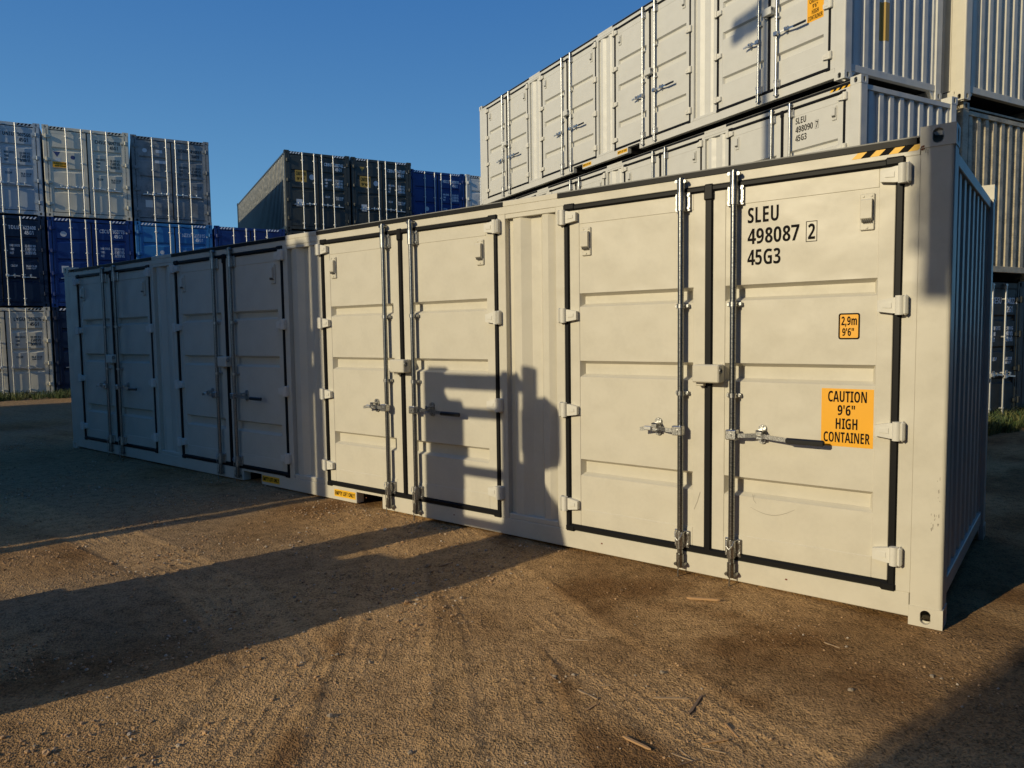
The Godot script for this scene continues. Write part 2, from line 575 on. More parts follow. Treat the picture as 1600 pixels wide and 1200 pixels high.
func side_door_container(label: String, at: Vector3, turn: float, mat: Material, serial: Array) -> Node3D:
	var c := thing("shipping_container", label, "container", at, turn, "long containers with side doors")
	frame(c, L, W, H, mat)
	var fz := -0.004
	# rails of the door side
	var cuts := [[0.176, 4.936], [5.31, 7.0], [7.39, L - 0.176]]
	part(c, "bottom_side_rail", cached("rail_front", func():
		var m := MB.new()
		for s in cuts:
			m.box(Vector3(s[0], 0.045, -0.1), Vector3(s[1], 0.188, fz), 0.004)
		for s in [[4.936, 5.31], [7.0, 7.39]]:
			m.box(Vector3(s[0], 0.165, -0.1), Vector3(s[1], 0.188, fz))
		return m), mat)
	for s in [[4.936, 5.31], [7.0, 7.39]]:
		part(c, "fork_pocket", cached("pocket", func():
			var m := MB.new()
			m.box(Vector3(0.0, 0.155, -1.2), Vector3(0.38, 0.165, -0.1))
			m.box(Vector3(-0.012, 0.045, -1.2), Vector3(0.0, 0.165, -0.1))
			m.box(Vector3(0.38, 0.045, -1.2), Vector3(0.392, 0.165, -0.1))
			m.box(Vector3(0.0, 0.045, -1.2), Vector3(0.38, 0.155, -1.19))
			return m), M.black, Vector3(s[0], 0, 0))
	part(c, "top_side_rail", boxmesh(Vector3(0.176, 2.743, -0.12), Vector3(L - 0.176, 2.806, fz), 0.003), mat)
	var edge := 0.172
	for i in 5:
		var to: float = MIDS[i] - 1.183 if i < 4 else L - 0.172
		# solid strips beside the doors, and the pressed infill between two pairs
		if i == 0 or i == 4:
			part(c, "door_post", boxmesh(Vector3(edge, 0.188, -0.1), Vector3(to, 2.743, fz), 0.003), mat)
		else:
			part(c, "door_post", boxmesh(Vector3(edge, 0.188, -0.1), Vector3(edge + 0.082, 2.743, fz), 0.003), mat)
			part(c, "door_post", boxmesh(Vector3(to - 0.082, 0.188, -0.1), Vector3(to, 2.743, fz), 0.003), mat)
			var w := to - edge - 0.164
			part(c, "infill_panel", cached("infill%s" % w, func(): return infill_mb(w, 2.47)), mat, Vector3(edge + 0.082, 0.235, fz))
			part(c, "infill_sill", boxmesh(Vector3(edge + 0.082, 0.188, -0.09), Vector3(to - 0.082, 0.236, fz - 0.003), 0.006), mat)
			part(c, "infill_head", boxmesh(Vector3(edge + 0.082, 2.706, -0.09), Vector3(to - 0.082, 2.743, fz - 0.003), 0.003), mat)
			part(c, "rail_block", boxmesh(Vector3(edge + 0.06, 2.806, -0.1), Vector3(to - 0.06, 2.852, fz + 0.001), 0.004), mat)
		edge = MIDS[i] + 1.183 if i < 4 else edge
	part(c, "roof_lip", boxmesh(Vector3(0.176, 2.8432, -0.12), Vector3(L - 0.176, 2.8515, -0.006)), M.lip)
	part(c, "roof", boxmesh(Vector3(0.17, 2.81, -W + 0.05), Vector3(L - 0.17, 2.842, -0.1)), mat)
	part(c, "floor", boxmesh(Vector3(0.1, 0.2, -W + 0.05), Vector3(L - 0.1, 0.24, -0.11)), M.black)
	side_wall(c, L, H, mat, Transform3D(Basis(Vector3.UP, PI), Vector3(L, 0, -W)))
	end_wall(c, W, H, mat, Transform3D(Basis(Vector3.UP, PI / 2), Vector3(L, 0, 0)))
	end_wall(c, W, H, mat, Transform3D(Basis(Vector3.UP, -PI / 2), Vector3(0, 0, -W)))
	for i in 4:
		var mx: float = MIDS[i]
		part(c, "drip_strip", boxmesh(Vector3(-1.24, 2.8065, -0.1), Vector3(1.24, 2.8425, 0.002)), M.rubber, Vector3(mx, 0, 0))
		part(c, "door_seal", cached("seal", func():
			var m := MB.new()
			for s in [-1.0, 1.0]:
				m.box(Vector3(minf(s * 1.139, s * 1.182), 0.2, -0.05), Vector3(maxf(s * 1.139, s * 1.182), 2.73, 0.004), 0.008)
				m.box(Vector3(minf(s * 1.08, s * 1.186), 2.702, -0.05), Vector3(maxf(s * 1.08, s * 1.186), 2.752, 0.012), 0.01)
				m.box(Vector3(minf(s * 1.1, s * 1.186), 0.18, -0.05), Vector3(maxf(s * 1.1, s * 1.186), 0.23, 0.009), 0.01)
			m.box(Vector3(-1.15, 2.7, -0.05), Vector3(1.15, 2.742, 0.006), 0.01)
			m.box(Vector3(-1.15, 0.19, -0.05), Vector3(1.15, 0.237, 0.004), 0.01)
			m.box(Vector3(-0.026, 0.21, -0.05), Vector3(0.026, 2.72, 0.003), 0.008)
			m.box(Vector3(-0.034, 2.64, -0.04), Vector3(0.034, 2.75, 0.012), 0.01)
			return m), M.rubber, Vector3(mx, 0, 0))
		for s in [-1, 1]:
			var d := part(c, "door", cached("leaf_main", func(): return leaf_mb(1.11, 2.462, 0.088, 0.11, 0.13, [[0.4, 0.53], [1.176, 1.302], [1.718, 1.823]], 0.054, 0.028)), mat, Vector3(mx + (0.027 if s > 0 else -1.137), 0.238, -0.012))
			# fittings are placed in the leaf's own frame
			var bx := 0.16 if s > 0 else 0.95
			part(d, "locking_bar", cached("bar_main", func(): return bar_mb(-0.16, 2.57, 0.021)), M.zinc, Vector3(bx, 0, 0.01))
			part(d, "bar_bracket", cached("bracket_top", func(): return bracket_mb(0.13)), M.bright, Vector3(bx, 2.345, 0.01))
			part(d, "bar_bracket", cached("bracket_low", func(): return bracket_mb(0.125)), M.bright, Vector3(bx, -0.022, 0.01))
			for y in [1.695, 1.086]:
				part(d, "bar_clamp", cached("clamp", clamp_mb), M.bright, Vector3(bx, y, 0.01))
			part(d, "seal_pin", cached("pin", pin_mb), M.bright, Vector3(bx, -0.17, 0.01))
			for y in [2.41, 1.655, 0.915, 0.165]:
				part(d, "hinge", cached("hinge%d" % s, func(): return hinge_mb() if s > 0 else mirrored(hinge_mb())), M.fitting, Vector3(1.132 if s > 0 else -0.022, y, 0.012))
			part(d, "vent", cached("vent", vent_mb), mat, Vector3(0.96 if s > 0 else 0.155, 2.215, 0.004))
			part(d, "vent_grille", cached("grille", func():
				var m := MB.new()
				for q in 5:
					m.box(Vector3(-0.024 + q * 0.011, -0.062, 0.012), Vector3(-0.018 + q * 0.011, -0.042, 0.03))
				return m), M.grille, Vector3(0.96 if s > 0 else 0.155, 2.215, 0.004))
			var hs := 1.0 if s > 0 else -1.0
			part(d, "handle", cached("handle%d" % s, func(): return handle_mb(0.37) if s > 0 else mirrored(handle_mb(0.3))), M.bright, Vector3(bx, 0.825, 0.008))
			part(d, "handle_retainer", cached("retainer", retainer_mb), M.bright, Vector3(bx + 0.19 * hs, 0.835, 0.004))
			part(d, "handle_grip", cached("grip%d" % s, func():
				var m := MB.new()
				if s > 0:
					m.box(Vector3(0.36, -0.03, 0.058), Vector3(0.6, 0.008, 0.082), 0.009)
				else:
					m.box(Vector3(-0.27, -0.014, 0.055), Vector3(-0.21, 0.018, 0.075), 0.006)
				return m), M.grip if s > 0 else M.oldzinc, Vector3(bx, 0.825, 0.008))
			if s > 0 and i == 3:
				var z := -0.004
				var x0 := 0.236
				text(d, "serial_number", serial[0], x0, 2.222, 0.2, 0.1, z, M.ink)
				text(d, "serial_number", serial[1], x0, 2.085, 0.33, 0.1, z, M.ink)
				text(d, "type_code", serial[3], x0, 1.948, 0.215, 0.1, z, M.ink)
				text(d, "check_digit", serial[2], x0 + 0.383, 2.085, 0.042, 0.096, z, M.ink)
				part(d, "check_digit_frame", cached("digitframe", func():
					var m := MB.new()
					for q in [[0.0, 0.0, 0.068, 0.004], [0.0, 0.124, 0.068, 0.128], [0.0, 0.004, 0.004, 0.124], [0.064, 0.004, 0.068, 0.124]]:
						m.box(Vector3(q[0], q[1], 0), Vector3(q[2], q[3], 0.001))
					return m), M.ink, Vector3(x0 + 0.37, 2.069, z))
				part(d, "height_sticker", roundmesh(0.122, 0.16, 0.014), M.ink, Vector3(0.808, 1.457, z))
				part(d, "height_sticker_face", roundmesh(0.104, 0.142, 0.008), M.orange, Vector3(0.817, 1.466, z + 0.001))
				text(d, "sticker_text", "2,9m", 0.825, 1.535, 0.088, 0.062, z + 0.0022, M.ink)
				text(d, "sticker_text", "9'6\"", 0.831, 1.478, 0.066, 0.048, z + 0.0022, M.ink)
				part(d, "caution_sticker", boxmesh(Vector3(0, 0, 0), Vector3(0.3, 0.36, 0.001), 0.0), M.orange, Vector3(0.716, 0.793, z))
				text(d, "sticker_text", "CAUTION", 0.755, 1.07, 0.222, 0.068, z + 0.001, M.ink)
				text(d, "sticker_text", "9'6\"", 0.812, 0.987, 0.1, 0.064, z + 0.001, M.ink)
				text(d, "sticker_text", "HIGH", 0.802, 0.902, 0.125, 0.066, z + 0.001, M.ink)
				text(d, "sticker_text", "CONTAINER", 0.732, 0.818, 0.266, 0.064, z + 0.001, M.ink)
		var bxm := part(c, "lock_box", cached("lockbox", func():
			var m := MB.new()
			m.box(Vector3(-0.095, -0.06, -0.01), Vector3(0.095, 0.062, 0.09), 0.008)
			m.box(Vector3(-0.085, -0.085, 0.0), Vector3(-0.03, -0.06, 0.05), 0.004)
			return m), mat, Vector3(mx + 0.018, 1.467, 0.0))
		part(bxm, "lock_eye", cached("lockeye", func():
			var m := MB.new()
			var p := []
			for k in 10:
				var t := TAU * k / 10.0
				p.append(Vector3(0.0, sin(t) * 0.018, 0.05 + cos(t) * 0.018))
			p.append(p[0])
			m.tube(p, 0.005, 6)
			return m), M.zinc, Vector3(0.1, 0.02, 0.015))
	for s in [[4.936 + 0.39, 0.0], [6.645, 0.0]]:
		part(c, "lift_sticker", boxmesh(Vector3(0, 0, 0), Vector3(0.34, 0.075, 0.001)), M.yellow, Vector3(s[0], 0.08, fz))
		text(c, "sticker_text", "EMPTY LIFT ONLY", s[0] + 0.012, 0.097, 0.316, 0.042, fz + 0.001, M.ink)
	for k in 7:
		part(c, "warning_stripe", cached("stripe", func():
			var m := MB.new()
			m.prism([Vector2(0, 0), Vector2(0.05, 0), Vector2(0.085, 0.034), Vector2(0.035, 0.034)], 0.0, 0.0012)
			return m), M.yellow if k % 2 == 0 else M.ink, Vector3(L - 0.54 + k * 0.05, 2.77, fz))
	return c

# ---------------------------------------------------------------- ordinary container, doors at local +z
func seal_lines(c: Node3D, h: float) -> void:
	part(c, "door_seal", cached("endseal%s" % h, func():
		var m := MB.new()
		var y1 := h - 0.13
		for x in [0.105, W - 0.125, W * 0.5 - 0.012]:
			m.box(Vector3(x - 0.006, 0.15, -0.05), Vector3(x + 0.03, y1, -0.004), 0.004)
		m.box(Vector3(0.11, 0.142, -0.05), Vector3(W - 0.11, 0.162, -0.007), 0.004)
		m.box(Vector3(0.11, y1 - 0.02, -0.05), Vector3(W - 0.11, y1, -0.007), 0.004)
		return m), M.rubber)

func container(label: String, at: Vector3, turn: float, mat: Material, opt := {}) -> Node3D:
	var h: float = opt.get("h", H)
	var len_: float = opt.get("len", L)
	var c := thing("shipping_container", label, "container", at, turn, opt.get("group", "stacked containers"))
	frame(c, W, len_, h, mat)
	side_wall(c, len_, h, mat, Transform3D(Basis(Vector3.UP, -PI / 2), Vector3(0, 0, -len_)))
	side_wall(c, len_, h, mat, Transform3D(Basis(Vector3.UP, PI / 2), Vector3(W, 0, 0)))
	end_wall(c, W, h, mat, Transform3D(Basis(Vector3.UP, PI), Vector3(W, 0, -len_)))
	part(c, "roof", boxmesh(Vector3(0.05, h - 0.07, -len_ + 0.05), Vector3(W - 0.05, h - 0.04, -0.05)), mat)
	part(c, "floor", boxmesh(Vector3(0.05, 0.17, -len_ + 0.05), Vector3(W - 0.05, 0.2, -0.06)), M.black)
	part(c, "door_header", boxmesh(Vector3(0.176, h - 0.13, -0.1), Vector3(W - 0.176, h - 0.03, -0.005), 0.004), mat)
	part(c, "door_sill", boxmesh(Vector3(0.176, 0.03, -0.1), Vector3(W - 0.176, 0.142, -0.005), 0.004), mat)
	seal_lines(c, h)
	var hh := h - 0.312
	var k := hh / 2.584
	var bars: Material = M.oldzinc
	for s in [-1, 1]:
		var d := part(c, "door", cached("leaf_end%s" % h, func(): return leaf_mb(1.074, hh, 0.1, 0.1 * k, 0.1 * k, [[0.62 * k, 0.76 * k], [1.27 * k, 1.41 * k], [1.92 * k, 2.06 * k]], 0.034, 0.035)), mat, Vector3(W * 0.5 + (0.014 if s > 0 else -1.088), 0.162, -0.012))
		var hs := 1.0 if s > 0 else -1.0
		for b in [0.13, 0.56]:
			var bx: float = b if s > 0 else 1.074 - b
			part(d, "locking_bar", cached("bar_end%s" % h, func(): return bar_mb(-0.12, hh + 0.1, 0.017)), bars, Vector3(bx, 0, 0.008))
			if not opt.has("bare"):
				for y in [0.1, 0.33 * hh, 0.62 * hh, hh - 0.18]:
					part(d, "bar_clamp", cached("clamp", clamp_mb), bars, Vector3(bx, y, 0.006))
				part(d, "handle", cached("endhandle%d" % s, func(): return handle_mb(0.34) if s > 0 else mirrored(handle_mb(0.34))), bars, Vector3(bx, 0.3 * hh + (0.04 if b < 0.3 else 0.0), 0.006))
				part(d, "handle_retainer", cached("retainer", retainer_mb), bars, Vector3(bx + 0.19 * hs, 0.3 * hh + 0.045, 0.0))
		if not opt.has("bare"):
			for y in [0.1, 0.36, 0.64, 0.92]:
				part(d, "hinge", cached("hinge%d" % s, func(): return hinge_mb() if s > 0 else mirrored(hinge_mb())), mat, Vector3(1.085 if s > 0 else -0.011, y * hh, 0.008))
		if s > 0 and opt.has("serial"):
			var ink: Material = opt.get("ink", M.chalk)
			var z := -0.004
			var t: Array = opt.serial
			var y := hh - 0.3 * k
			text(d, "serial_number", t[0], 0.22, y, 0.29, 0.115, z, ink)
			text(d, "serial_number", t[1], 0.61, y, 0.34, 0.115, z, ink)
			if t.size() > 3:
				text(d, "check_digit", t[3], 0.99, y, 0.055, 0.115, 0.0, ink)
			text(d, "type_code", t[2], 0.64, y - 0.155, 0.24, 0.115, z, ink)
			var rows := ["MAX GROSS", "TARE", "NET", "CU.CAP"]
			var vals := ["32.500 KG", "3.900 KG", "28.600 KG", "76.4 CU.M"]
			var ys := [1.74, 1.62, 1.5, 1.1]
			for r in 4:
				var wd: float = [0.27, 0.12, 0.1, 0.18][r]
				text(d, "weight_text", rows[r], 0.23, ys[r] * k, wd, 0.07, z, ink)
				text(d, "weight_text", vals[r], 0.63, ys[r] * k, 0.29, 0.065, z, ink)
				if r != 2:
					text(d, "weight_text", ["71.650 LB", "8.600 LB", "", "2.698 CU.FT"][r], 0.64, ys[r] * k - 0.062, 0.26, 0.045, z, ink)
		if s < 0:
			for e in opt.get("marks", []):
				# marks on the left leaf: kind, x, y, w, h, colour
				var z := -0.004
				if e[0] == "plate":
					part(d, "sticker", boxmesh(Vector3.ZERO, Vector3(e[3], e[4], 0.002)), e[5], Vector3(e[1], e[2] * k, z))
					if e.size() > 6:
						text(d, "sticker_text", e[6], e[1] + e[3] * 0.08, e[2] * k + e[4] * 0.55, e[3] * 0.84, e[4] * 0.32, z + 0.002, M.ink)
						text(d, "sticker_text", e[7], e[1] + e[3] * 0.14, e[2] * k + e[4] * 0.14, e[3] * 0.72, e[4] * 0.24, z + 0.002, M.ink)
				elif e[0] == "round":
					part(d, "round_mark", cached("round%s" % e[3], func():
						var m := MB.new()
						var o := []
						for q in 20:
							var r0: float = e[3]
							o.append(Vector2(cos(TAU * q / 20.0) * r0, sin(TAU * q / 20.0) * r0))
						m.prism(o, 0.0, 0.002)
						return m), e[5], Vector3(e[1], e[2] * k, z))
				elif e[0] == "triangle":
					part(d, "triangle_mark", cached("triangle%s%s" % [e[3], e[4]], func():
						var m := MB.new()
						m.prism([Vector2(-e[3] * 0.5, e[4]), Vector2(0, 0), Vector2(e[3] * 0.5, e[4])] if e[4] > 0 else [Vector2(-e[3] * 0.5, 0), Vector2(e[3] * 0.5, 0), Vector2(0, -e[4])], 0.0, 0.002)
						return m), e[5], Vector3(e[1], e[2] * k, z))
	if h > 2.7 and not opt.has("bare"):
		for s in [0.19, W - 0.19 - 0.42]:
			part(c, "warning_stripes", cached("headstripes", func():
				var m := MB.new()
				for q in 4:
					m.prism([Vector2(q * 0.1, 0), Vector2(q * 0.1 + 0.05, 0), Vector2(q * 0.1 + 0.1, 0.07), Vector2(q * 0.1 + 0.05, 0.07)], 0.0, 0.001)
				return m), opt.get("stripe", M.ink), Vector3(s, h - 0.11, -0.005))
	return c

# ---------------------------------------------------------------- ground
var g1 := FastNoiseLite.new()
var g2 := FastNoiseLite.new()
var g3 := FastNoiseLite.new()
var TRACKS := [
	[[Vector2(7.2, -0.6), Vector2(8.3, 0.13), Vector2(9.15, 0.65), Vector2(10.55, 1.36), Vector2(11.8, 1.9), Vector2(14.0, 2.9)], 0.26],
	[[Vector2(7.0, -0.9), Vector2(8.0, 0.37), Vector2(8.9, 1.2), Vector2(9.65, 2.0), Vector2(10.5, 2.92), Vector2(12.0, 4.8)], 0.24],
	[[Vector2(8.6, 0.5), Vector2(10.1, 1.5), Vector2(11.05, 2.45), Vector2(12.4, 4.2)], 0.2],
	[[Vector2(3.0, 2.2), Vector2(5.5, 2.0), Vector2(8.0, 2.1), Vector2(9.4, 2.5), Vector2(10.2, 3.6)], 0.24],
]

func track_at(p: Vector2) -> Vector3:      # nearest track: distance across, distance along, half width
	var best := Vector3(9.0, 0.0, 0.2)
	for t in TRACKS:
		var s := 0.0
		var pts: Array = t[0]
		for i in pts.size() - 1:
			var a: Vector2 = pts[i]
			var b: Vector2 = pts[i + 1]
			var ab := b - a
			var ln := ab.length()
			var k := clampf((p - a).dot(ab) / (ln * ln), 0.0, 1.0)
			var q := p - (a + ab * k)
			if q.length() < absf(best.x):
				best = Vector3(q.length() * signf(ab.cross(p - a)), s + k * ln, t[1])
			s += ln
	return best

func ground_height(x: float, z: float, near: bool) -> float:
	var h := g1.get_noise_2d(x * 0.6, z * 0.6) * 0.03
	h -= 0.09 * smoothstep(0.0, -9.0, x)
	# the container sits in the dirt along its rail, and free at its near corner
	var edge := smoothstep(1.2, 0.1, absf(z)) * smoothstep(12.15, 11.4, x) * smoothstep(-0.4, 0.3, x)
	h = lerpf(h, 0.03 + g2.get_noise_2d(x * 2.5, 3.0) * 0.022, edge)
	h = lerpf(h, -0.004, smoothstep(0.7, 0.2, Vector2(x - 12.1, z + 0.08).length()))
	if x > 11.0 and z < -0.4:
		h = minf(h, 0.0)
	if near:
		h += g2.get_noise_2d(x * 3.0, z * 3.0) * 0.009
		h += g3.get_noise_2d(x * 22.0, z * 22.0) * 0.0035
		var t := track_at(Vector2(x, z))
		var m := smoothstep(t.z + 0.05, t.z - 0.04, absf(t.x))
		if m > 0.0:
			var broken := smoothstep(-0.15, 0.3, g2.get_noise_2d(x * 3.0 + 40.0, z * 3.0))
			var rib := absf(fposmod(t.x / 0.085, 1.0) - 0.5) * 2.0
			var lug := absf(fposmod(t.y / 0.06 + absf(t.x) * 4.0, 1.0) - 0.5) * 2.0
			h += m * (-0.006 + broken * (0.007 * smoothstep(0.72, 0.98, rib) + 0.0022 * smoothstep(0.4, 0.8, lug)))
		var rim := absf(absf(t.x) - t.z - 0.04)
		h += 0.006 * smoothstep(0.05, 0.0, rim) * (0.5 + g3.get_noise_2d(x * 9.0, z * 9.0))
	return h

func ground_color(x: float, z: float) -> Color:
	var a := g1.get_noise_2d(x * 1.3 + 9.0, z * 1.3) * 0.5 + 0.5
	var b := g2.get_noise_2d(x * 2.2, z * 2.2 + 30.0) * 0.5 + 0.5
	var c := Color(0.36, 0.212, 0.095).lerp(Color(0.54, 0.335, 0.155), smoothstep(0.3, 0.72, a))
	c = c.lerp(Color(0.23, 0.12, 0.048), smoothstep(0.5, 0.72, b) * 0.8)
	# the greyer, gravelly ground further out to the left
	var gr := smoothstep(0.38, 0.6, g1.get_noise_2d(x * 0.7 - 20.0, z * 0.7) * 0.5 + 0.5) * smoothstep(9.6, 7.5, x)
	c = c.lerp(Color(0.42, 0.285, 0.155), gr * 0.8)
	var t := track_at(Vector2(x, z))
	c = c.lerp(Color(0.62, 0.39, 0.185), 0.7 * smoothstep(t.z + 0.06, t.z - 0.06, absf(t.x)) * smoothstep(0.25, 0.6, b + 0.1))
	return c

func lines(dense0: float, dense1: float, step: float, far0: float, far1: float) -> PackedFloat32Array:
	var left := []
	var s := step
	var x := dense0
	while x > far0:
		s = minf(s * 1.07, 40.0)
		x -= s
		left.append(x)
	left.reverse()
	var r := PackedFloat32Array(left)
	x = dense0
	while x < dense1:
		r.append(x)
		x += step
	s = step
	while x < far1:
		r.append(x)
		s = minf(s * 1.1, 40.0)
		x += s
	r.append(x)
	return r

func make_ground() -> void:
	g1.seed = 4
	g1.frequency = 0.35
	g1.fractal_octaves = 3
	g2.seed = 7
	g2.frequency = 0.4
	g2.fractal_octaves = 4
	g3.seed = 12
	g3.frequency = 0.9
	g3.fractal_octaves = 3
	var xs := lines(8.2, 12.9, 0.0145, -400.0, 400.0)
	var zs := lines(-0.1, 3.6, 0.0145, -400.0, 300.0)
	var nx := xs.size()
	var nz := zs.size()
	var v := PackedVector3Array()
	var c := PackedColorArray()
	v.resize(nx * nz)
	c.resize(nx * nz)
	for j in nz:
		for i in nx:
			var x := xs[i]
			var z := zs[j]
			var near := x > 1.0 and x < 14.5 and z > -1.5 and z < 5.0
			var far := absf(x) > 40.0 or absf(z) > 40.0
			v[j * nx + i] = Vector3(x, -0.05 if far else ground_height(x, z, near), z)
			c[j * nx + i] = Color(0.42, 0.275, 0.14) if far else ground_color(x, z)
	var n := PackedVector3Array()
	n.resize(nx * nz)
	for j in nz:
		for i in nx:
			var i0 := maxi(i - 1, 0)
			var i1 := mini(i + 1, nx - 1)
			var j0 := maxi(j - 1, 0)
			var j1 := mini(j + 1, nz - 1)
			var dx := v[j * nx + i1] - v[j * nx + i0]
			var dz := v[j1 * nx + i] - v[j0 * nx + i]
			n[j * nx + i] = dz.cross(dx).normalized()
	var id := PackedInt32Array()
	id.resize((nx - 1) * (nz - 1) * 6)
	var q := 0
	for j in nz - 1:
		for i in nx - 1:
			var a := j * nx + i
			for k in [a, a + 1, a + nx, a + 1, a + nx + 1, a + nx]:
				id[q] = k
				q += 1
	var ar := []
	ar.resize(Mesh.ARRAY_MAX)
	ar[Mesh.ARRAY_VERTEX] = v
	ar[Mesh.ARRAY_NORMAL] = n
	ar[Mesh.ARRAY_COLOR] = c
	ar[Mesh.ARRAY_INDEX] = id
	var m := ArrayMesh.new()
	m.add_surface_from_arrays(Mesh.PRIMITIVE_TRIANGLES, ar)
	var gm := StandardMaterial3D.new()
	gm.vertex_color_use_as_albedo = true
	gm.roughness = 0.95
	gm.metallic_specular = 0.2
	var f := noise_bytes(1024, [[31, 0.012, 4, 0.7], [32, 0.05, 3, 0.5], [33, -2.0, 1, 1.1], [35, -4.0, 1, 1.0], [34, 0.09, 1, 0.5, FastNoiseLite.TYPE_CELLULAR]])
	gm.albedo_texture = ramp_texture(f, 1024, [[0.25, grey(0.45)], [0.4, grey(0.76)], [0.5, grey(0.92)], [0.6, grey(1.0)], [1.0, Color(1.0, 0.98, 0.94)]])
	gm.normal_enabled = true
	gm.normal_texture = normal_texture(f, 1024, 11.0)
	gm.normal_scale = 1.1
	gm.uv1_triplanar = true
	gm.uv1_world_triplanar = true
	gm.uv1_scale = Vector3.ONE * 0.55
	var o := part(self, "ground", m, gm)
	o.set_meta("kind", "structure")
	print("ground ", nx, "x", nz)

func pebble_mb(seed_: int) -> MB:
	var rng := RandomNumberGenerator.new()
	rng.seed = seed_
	var s := SphereMesh.new()
	s.radial_segments = 7
	s.rings = 4
	s.radius = 0.5
	s.height = 1.0
	var a := s.get_mesh_arrays()
	var vv: PackedVector3Array = a[Mesh.ARRAY_VERTEX]
	var ii: PackedInt32Array = a[Mesh.ARRAY_INDEX]
	var moved := {}
	var m := MB.new()
	var pick := func(p: Vector3) -> Vector3:
		var key := "%.3f %.3f %.3f" % [p.x, p.y, p.z]
		if not moved.has(key):
			moved[key] = p * Vector3(1.0, 0.62, 0.8) * rng.randf_range(0.72, 1.15)
		return moved[key]
	for i in range(0, ii.size(), 3):
		var p: Vector3 = pick.call(vv[ii[i]])
		var q: Vector3 = pick.call(vv[ii[i + 1]])
		var r: Vector3 = pick.call(vv[ii[i + 2]])
		if (q - p).cross(r - p).length() > 0.00001:
			m.tri(p, r, q)
	return m

func make_gravel() -> void:
	var rng := RandomNumberGenerator.new()
	rng.seed = 77
	for kind in 2:
		var mm := MultiMesh.new()
		mm.transform_format = MultiMesh.TRANSFORM_3D
		mm.use_colors = true
		mm.mesh = pebble_mb(5 + kind).mesh()
		var xf := []
		var count := 8000 if kind == 0 else 9000
		while xf.size() < count:
			var x := rng.randf_range(4.0, 13.6)
			var z := rng.randf_range(0.02, 4.4)
			if kind == 1:
				x = rng.randf_range(-2.0, 9.8)
				z = rng.randf_range(0.02, 4.2)
			var d := g2.get_noise_2d(x * 2.0 + 70.0, z * 2.0) * 0.5 + 0.5
			if rng.randf() > smoothstep(0.42, 0.75, d) + 0.06:
				continue
			var s := 0.004 + 0.014 * pow(rng.randf(), 3.0)
			if kind == 1:
				s *= 1.7
			if rng.randf() < 0.012:
				s *= 1.8
			var b := Basis.from_euler(Vector3(rng.randf() * 0.6, rng.randf() * TAU, rng.randf() * 0.6)).scaled(Vector3.ONE * s)
			xf.append(Transform3D(b, Vector3(x, ground_height(x, z, true) + s * 0.12, z)))
		mm.instance_count = xf.size()
		for i in xf.size():
			mm.set_instance_transform(i, xf[i])
			var t := rng.randf_range(0.6, 1.25)
			mm.set_instance_color(i, Color(0.4 * t, 0.25 * t, 0.13 * t) if rng.randf() < 0.86 else Color(0.44 * t, 0.36 * t, 0.27 * t))
		var o := MultiMeshInstance3D.new()
		o.name = numbered("gravel")
		o.multimesh = mm
		var pm := plain(Color.WHITE, 0.9)
		pm.vertex_color_use_as_albedo = true
		o.material_override = pm
		tag(o, "fine loose grit scattered over the brown dirt in the foreground" if kind == 0 else "coarser loose gravel on the shaded ground towards the left", "gravel")
		o.set_meta("kind", "stuff")
		add_child(o)

